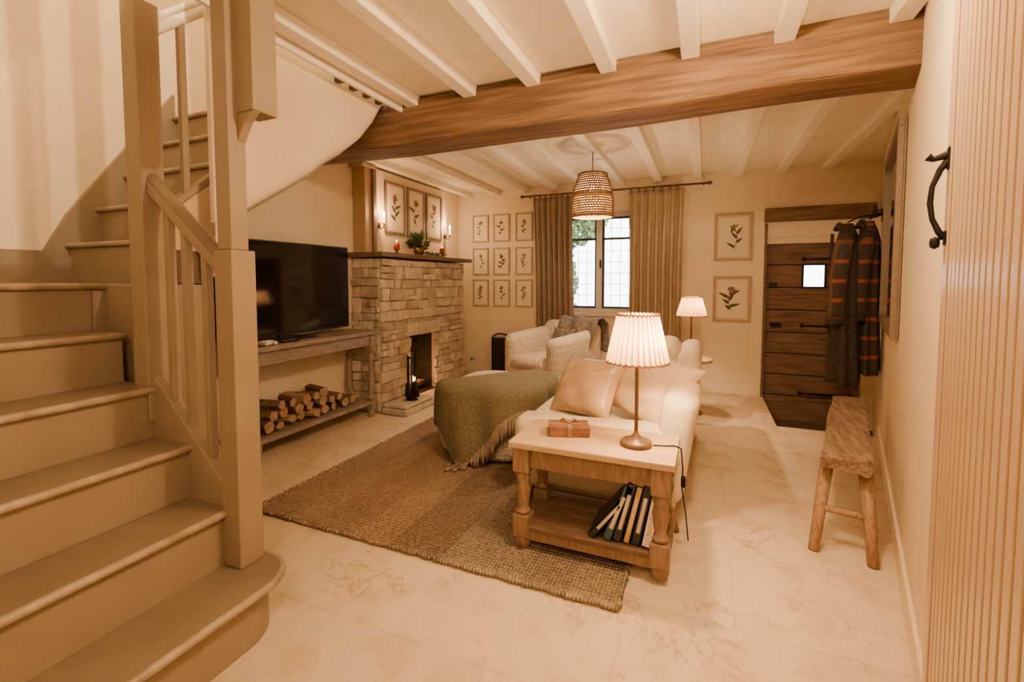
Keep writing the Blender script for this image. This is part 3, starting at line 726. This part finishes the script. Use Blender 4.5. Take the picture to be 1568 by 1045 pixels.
for x,sx in((-.70,-1),(-.12,1)):
    for y,sy in((fy0+.07,-1),(fy1-.07,1)): b.tube([(x,y,.09),(x+.035*sx,y+.03*sy,.013 if sx<0 else .0)],[.02,.012],oakl,10)
b.fin()
def pil(name,c,w,h,t,m,fwd,tilt,roll=0):
    b=B(name); f=Vector(fwd).normalized(); up=Vector((0,0,1)); rt=up.cross(f).normalized()
    M=Matrix((rt,up,f)).transposed().to_4x4(); M.translation=Vector(c)
    b.M=M@Matrix.Rotation(-tilt,4,'X')@Matrix.Rotation(roll,4,'Z'); b.pillow(w,h,t,m); return b.fin(weld=True)
pil("satin_cushion",(-.50,2.10,.50),.35,.30,.15,silk,(-.45,-.85,0),.6,.06)
pil("cream_cushion",(-.21,2.06,.53),.37,.33,.15,silk2,(-.45,-.85,0),.5,-.25)
pil("cream_cushion",(-.36,2.56,.55),.32,.31,.13,sofaM,(-1,-.2,0),.35,.05)
pil("brown_cushion",(-.34,3.02,.58),.30,.28,.11,brn,(-.8,-.5,0),.3,.1)
# ---------------------------------------------------------------- armchair
AM=rotz((-1.19,3.70),math.radians(-27))
b=B("boucle_armchair"); b.M=AM
b.rbox(-.24,.24,-.28,.24,.07,.28,.04,bouM); b.rbox(-.20,.20,-.31,.16,.27,.37,.045,bouM,bulge=(0,.01,.02))
af=lambda p:(p[0],p[1],p[2]+(.10*(p[1]+.29) if p[2]>.3 else 0))
b.rbox(-.32,-.19,-.29,.28,.05,.54,.06,bouM,bulge=(.02,0,0),fn=af)
b.rbox(.19,.32,-.29,.28,.05,.54,.06,bouM,bulge=(.02,0,0),fn=af)
b.rbox(-.30,.30,.16,.32,.05,.64,.07,bouM,bulge=(0,.02,0))
for x in(-.22,.22):
    for y in(-.22,.24): b.lathe([(.014,0),(.02,.06)],(x,y,0),oakd,12)
b.fin()
b=B("grey_throw"); b.M=AM
def th(u,v):
    x=-.08+.42*u; path=[(.10,.44),(.125,.52),(.15,.60),(.19,.665),(.27,.67),(.345,.62),(.352,.50),(.352,.38)]
    t=v*(len(path)-1); i=min(int(t),len(path)-2); f_=t-i; y=path[i][0]+(path[i+1][0]-path[i][0])*f_; z=path[i][1]+(path[i+1][1]-path[i][1])*f_
    return (x+.02*math.sin(6*v),y-.012*math.sin(14*u+3*v)-.004,z+.010*math.sin(13*u+v*4)+.008)
b.grid(th,40,40,gry); b.fin(solid=.008)
b=B("grey_cushion"); b.M=AM@Matrix.Translation((.06,.06,.49))@Matrix.Rotation(math.radians(70),4,'X'); b.pillow(.24,.22,.10,gry); b.fin(weld=True)
b=B("fire_screen"); b.M=fm((-1.86,4.12,0),(1,.15,0),(0,0,1))
arc=[(-.09,.02)]+[(-.09*math.cos(pi*k/12),.42+.05*math.sin(pi*k/12)) for k in range(13)]+[(.09,.02)]
b.tube([(x,y,0) for x,y in arc],.008,black,8); b.tube([(-.09,.03,0),(.09,.03,0)],.006,black,6)
for k in range(15):
    x=-.078+.156*k/14; b.tube([(x,.03,0),(x,.42+.04*math.sqrt(max(0,1-(x/.09)**2)),0)],.002,black,4)
b.box(-.085,.085,.03,.43,-.004,-.002,soot_and_dark_backing)
for x in(-.09,.09): b.tube([(x,.006,-.05),(x,.03,0),(x,.006,.05)],.006,black,6)
b.fin()
# ---------------------------------------------------------------- lamp side table
b=B("oak_side_table")
x0,x1,y0,y1,zt=-.65,-.075,1.50,1.80,.415
b.box(x0,x1,y0,y1,zt-.024,zt,oakt); b.box(x0+.035,x1-.035,y0+.03,y1-.03,zt-.10,zt-.022,oakl)
for i in range(4): b.box(x0+.02,x1-.02,y0+.015+i*.0675,y0+.080+i*.0675,.085,.105,oaks)
b.box(x0+.03,x1-.03,y0+.02,y0+.035,.05,.085,oakl); b.box(x0+.06,x1-.06,y1-.035,y1-.02,.105,.13,oaks)
for x in(x0+.045,x1-.045):
    for y in(y0+.04,y1-.04):
        w=.031; b.box(x-w,x+w,y-w,y+w,zt-.115,zt-.022,oakl); b.box(x-w,x+w,y-w,y+w,.06,.14,oakl)
        L=zt-.115-.14; b.lathe([(w*.7,0),(w*.95,.012),(w*.6,.025),(w*.72,.05),(w*.92,L*.6),(w*.75,L-.035),(w*.95,L-.02),(w*.7,L)],(x,y,.14),oakl,20)
        b.lathe([(w*.55,0),(w*.9,.015),(w,.035),(w*.8,.05)],(x,y,.011),oakl,18)
b.fin(.005)
b=B("books"); 
def book(x,y,z,t,h,w,m,ang):
    M=b.M; b.M=Matrix.Translation((x,y,z))@Matrix.Rotation(ang,4,'Y')
    b.box(0,.003,0,w,0,h,m); b.box(t-.003,t,0,w,0,h,m); b.box(0,t,0,.003,0,h,m); b.box(.003,t-.003,.004,w-.004,.004,h-.004,white)
    b.box(t*.3,t*.7,-.001,0,h*.2,h*.8,bk[2]); b.M=M
xx=-.36
for i,(t,h,m,a) in enumerate([(.024,.20,bk[0],.66),(.030,.21,bk[1],.36),(.03,.215,bk[0],.25),(.022,.20,bk[3],.22),(.030,.21,bk[0],.2),(.034,.20,bk[4],.18)]):
    book(xx,1.53,.118,t,h,.16,m,a); xx+=[.05,.034,.036,.026,.034,.03][i]
b.fin()
b=B("leather_book_stack"); b.M=rotz((-.47,1.67),math.radians(20),.416)
b.box(-.075,.075,-.05,.05,0,.018,box_w); b.box(-.072,.072,-.047,.047,.018,.021,pap); b.box(-.075,.075,-.05,.05,.021,.036,box_w)
b.box(-.008,.008,-.052,.052,.0,.038,brn); b.box(-.077,.077,-.006,.006,0,.038,brn)
for a in(.5,2.4): b.tube([(0,0,.038),(.025*math.cos(a),.025*math.sin(a),.052),(.04*math.cos(a),.04*math.sin(a),.04)],.004,brn,6)
b.fin(.003)
def lamp(name,c,z0,zs0,zs1,r0,r1):
    b=B(name); x,y=c
    b.lathe([(0,0),(.055,0),(.055,.012),(.05,.018),(.022,.022),(.02,.03),(.010,.04),(.007,.05)],(x,y,z0),lampW,28)
    b.lathe([(.0065,0),(.0065,zs0-z0+.02),(.014,zs0-z0+.022),(.014,zs0-z0+.06),(0,zs0-z0+.062)],(x,y,z0),lampW,14)
    n=32; H=zs1-zs0; seg=n*6
    prof=[(r0,0),(r0*.985,.012),(r0+(r1-r0)*.5,H*.5),(r1*1.01,H-.012),(r1,H)]
    for i in range(seg):
        q=[]
        for a in (2*pi*i/seg,2*pi*(i+1)/seg):
            f=1+.035*math.sin(n*a); q.append([(x+r_*f*math.cos(a),y+r_*f*math.sin(a),zs0+z) for r_,z in prof])
        b.add(q[0]+q[1],[(k,k+5,k+6,k+1) for k in range(4)],shadeD if (i%6) in (4,5) else shadeM,True)
    for r_,z in((r0*1.01,zs0),(r1*1.01,zs1)): b.tube([(x+r_*math.cos(a*2*pi/64),y+r_*math.sin(a*2*pi/64),z+.003*math.cos(a*pi)) for a in range(65)],.0035,shadeT,6)
    for k in range(3): a=2*pi*k/3; b.tube([(x,y,zs1-.02),(x+r1*math.cos(a),y+r1*math.sin(a),zs1)],.002,brass,5)
    b.tube([(x,y,zs0+.05),(x,y,zs1-.02)],.003,brass,5)
    b.fin()
lamp("table_lamp",(-.215,1.64),.416,.715,.88,.105,.072)
lamp("table_lamp",(-.09,3.66),.419,.735,.875,.105,.07)
b=B("round_side_table"); b.lathe([(0,.395),(.15,.395),(.155,.405),(.155,.412),(.15,.418),(0,.418)],(-.09,3.66,0),oakt,30); b.lathe([(.09,0),(.09,.015),(.02,.03),(.018,.2),(.03,.36),(.05,.395)],(-.09,3.66,0),oakl,20); b.fin()
b=B("lamp_cable"); b.tube([(-.158,1.65,.419),(-.12,1.66,.419),(-.085,1.67,.420),(-.066,1.68,.41),(-.06,1.70,.33),(-.063,1.74,.24),(-.05,1.77,.14),(-.04,1.80,.02)],.0025,black,6); b.rbox(-.066,-.05,1.70,1.72,.26,.30,.006,black); b.fin()
# ---------------------------------------------------------------- bench
b=B("rustic_bench")
def BP(s_,w_,z):
    a=Vector((.405,1.97)); c=Vector((.668,3.03)); d=(c-a); nn=Vector((d.y,-d.x)).normalized()
    q=a+d*s_+nn*w_; return (q.x,q.y,z)
random.seed(21)
jit=[[random.uniform(-1,1) for _ in range(28)] for _ in range(30)]
def top(u,v):
    a=2*pi*v; ca,sa=math.cos(a),math.sin(a); e=.3; ii=int(u*29.99); jj=int(v*27.99)
    w=.078+.078*math.copysign(abs(ca)**e,ca)*(1+.05*math.sin(9*u+a)); z=.336+.026*math.copysign(abs(sa)**e,sa)+.004*math.sin(13*u+2*a)+.002*jit[3][(jj*7)%28]
    return BP(u+(.010*jit[0][jj] if u in(0,1) else 0),w,z)
b.grid(lambda v,u:top(u,v),28,30,oakr)
for u in(0,1): 
    q=[top(u,i/27) for i in range(28)]; b.add(q,[tuple(range(28))],oakr)
for s_,so in((.07,-.09),(.88,.05)):
    for w_,wo in((.02,-.03),(.135,.03)):
        b.tube([BP(s_,w_,.32),BP(s_+so*.5+.005,w_+wo*.5,.16),BP(s_+so,w_+wo,.0)],[.024,.020,.018],oakp,9)
    b.tube([BP(s_+so*.5,.0,.15),BP(s_+so*.5,.15,.15)],.013,oakp,8)
b.fin(weld=True)
b=B("wall_mirror"); p0=RW(2.9,.002,1.22); b.M=fm(tuple(p0),(-dR.x,-dR.y,0),(0,0,1))
w,h,fw=1.0,.94,.045
b.box(-w/2+fw,w/2-fw,-h/2+fw,h/2-fw,.008,.012,mirM); b.box(-w/2,w/2,-h/2,h/2,.0,.008,frD)
for q in((-w/2,w/2,h/2-fw,h/2),(-w/2,w/2,-h/2,-h/2+fw),(-w/2,-w/2+fw,-h/2+fw,h/2-fw),(w/2-fw,w/2,-h/2+fw,h/2-fw)): b.box(*q,.008,.03,frD)
b.fin(.006)
b=B("coats_on_wall_rack")
def coat(y,out,m,m2,sc_=1,zt=1.36,zb=.34,m3=None):
    p=RW(y,out,0); b.M=fm(tuple(p),(-dR.x,-dR.y,0),(0,0,1)); m3=m3 or m
    lv=[(zt,.03,.03),(zt-.03,.05,.04),(zt-.07,.10,.055),(zt-.13,.135,.07),(zt-.3,.13,.075),(zt-.55,.135,.075),(zt-.8,.15,.085),(zb,.165,.09)]
    def f(u,v):
        t=v*(len(lv)-1); i=min(int(t),len(lv)-2); q=t-i; L=[lv[i][k]+(lv[i+1][k]-lv[i][k])*q for k in range(3)]
        a=2*pi*u; fold=1+.16*v*math.sin(7*a+2*v)
        return (L[1]*math.cos(a)*fold*sc_,L[0]+.01*math.sin(3*a)*v,L[2]*math.sin(a)*fold*sc_)
    b.grid(f,72,34,m,closeu=True)
    for sg in(-1,1):
        b.tube([(sg*.09,zt-.09,0),(sg*.145,zt-.16,.02),(sg*.16,zt-.32,.035),(sg*.155,zt-.5,.045),(sg*.15,zt-.63,.05)],[.04,.048,.046,.043,.045],m3,14)
        b.tube([(sg*.15,zt-.60,.05),(sg*.15,zt-.635,.05)],[.048,.048],m2,14)
    b.tube([(-.05,zt-.05,.02),(-.03,zt-.01,.045),(0,zt-.03,.06),(.03,zt-.01,.045),(.05,zt-.05,.02)],[.015,.02,.015,.02,.015],m2,8)
    b.box(-.002,.002,zt-.7,zt-.06,.07,.088,m2)
    for k in range(4): b.lathe([(0,0),(.007,.003),(0,.006)],(.012,zt-.15-.12*k,.088),brass,8)
    b.tube([(0,zt+.05,-out+.004),(0,zt+.04,-out*.3),(0,zt+.01,0)],.004,black,6)
coat(3.50,.20,coatD,coatD,.92,m3=plaid)
coat(3.62,.09,plaid,coatD,.85,1.38,.40,m3=plaid)
b.M=fm(tuple(RW(3.66,.0,1.44)),(-dR.x,-dR.y,0),(0,0,1)); b.box(-.22,.22,-.04,.04,.0,.02,oakd)
for x in(-.16,0,.16): b.tube([(x,0,.02),(x,-.01,.05),(x,.02,.07)],.005,black,6)
b.fin(solid=.004)
b=B("wall_socket"); b.M=fm((-2.33,YF,.14),(1,0,0),(0,0,1)); b.box(-.04,.04,-.03,.03,.0,.01,white); b.box(-.02,-.005,-.01,.01,.01,.02,black); b.box(.01,.02,-.01,.01,.01,.013,black); b.fin(.002)
# ---------------------------------------------------------------- lights
def pl(name,c,w,col,rad):
    L=bpy.data.lights.new(name,'POINT'); L.energy=w; L.color=col; L.shadow_soft_size=rad
    o=bpy.data.objects.new(name,L); o.location=Vector(c)*S; sc.collection.objects.link(o)
W=(1,.61,.30)
pl("lamp_bulb_light",(-.19,1.63,.80),52,W,.03)
pl("lamp_bulb_light",(-.07,3.65,.81),30,W,.03)
pl("pendant_light",(-.74,3.2,1.585),125,(1,.66,.36),.03)
pl("sconce_light",(-2.33,2.975,1.54),9,(1,.55,.25),.015)
pl("sconce_light",(-2.33,3.99,1.54),9,(1,.55,.25),.015)
pl("fire_light",(-2.2,3.3,.2),3,(1,.4,.12),.05)
pl("hall_ceiling_light",(.0,-.45,1.78),72,(1,.66,.37),.06)
pl("hall_ceiling_light",(.05,1.15,1.80),100,(1,.63,.33),.04)
pl("stripe_shadow_light",(-.50,.30,2.95),230,(1,.72,.46),.012)  # unseen lamp added to throw the baluster stripes onto the stair wall
w=bpy.data.worlds.new("World"); sc.world=w; w.use_nodes=True
bg=w.node_tree.nodes["Background"]; bg.inputs[0].default_value=(.88,.94,1,1); bg.inputs[1].default_value=12
# ---------------------------------------------------------------- camera
cam=bpy.data.cameras.new("camera"); co=bpy.data.objects.new("camera",cam); sc.collection.objects.link(co)
co.location=(0,0,S); co.rotation_euler=(math.radians(87),0,math.radians(22.9)); cam.sensor_width=36; cam.lens=16.07; cam.shift_y=-.036; cam.clip_start=.02
sc.camera=co
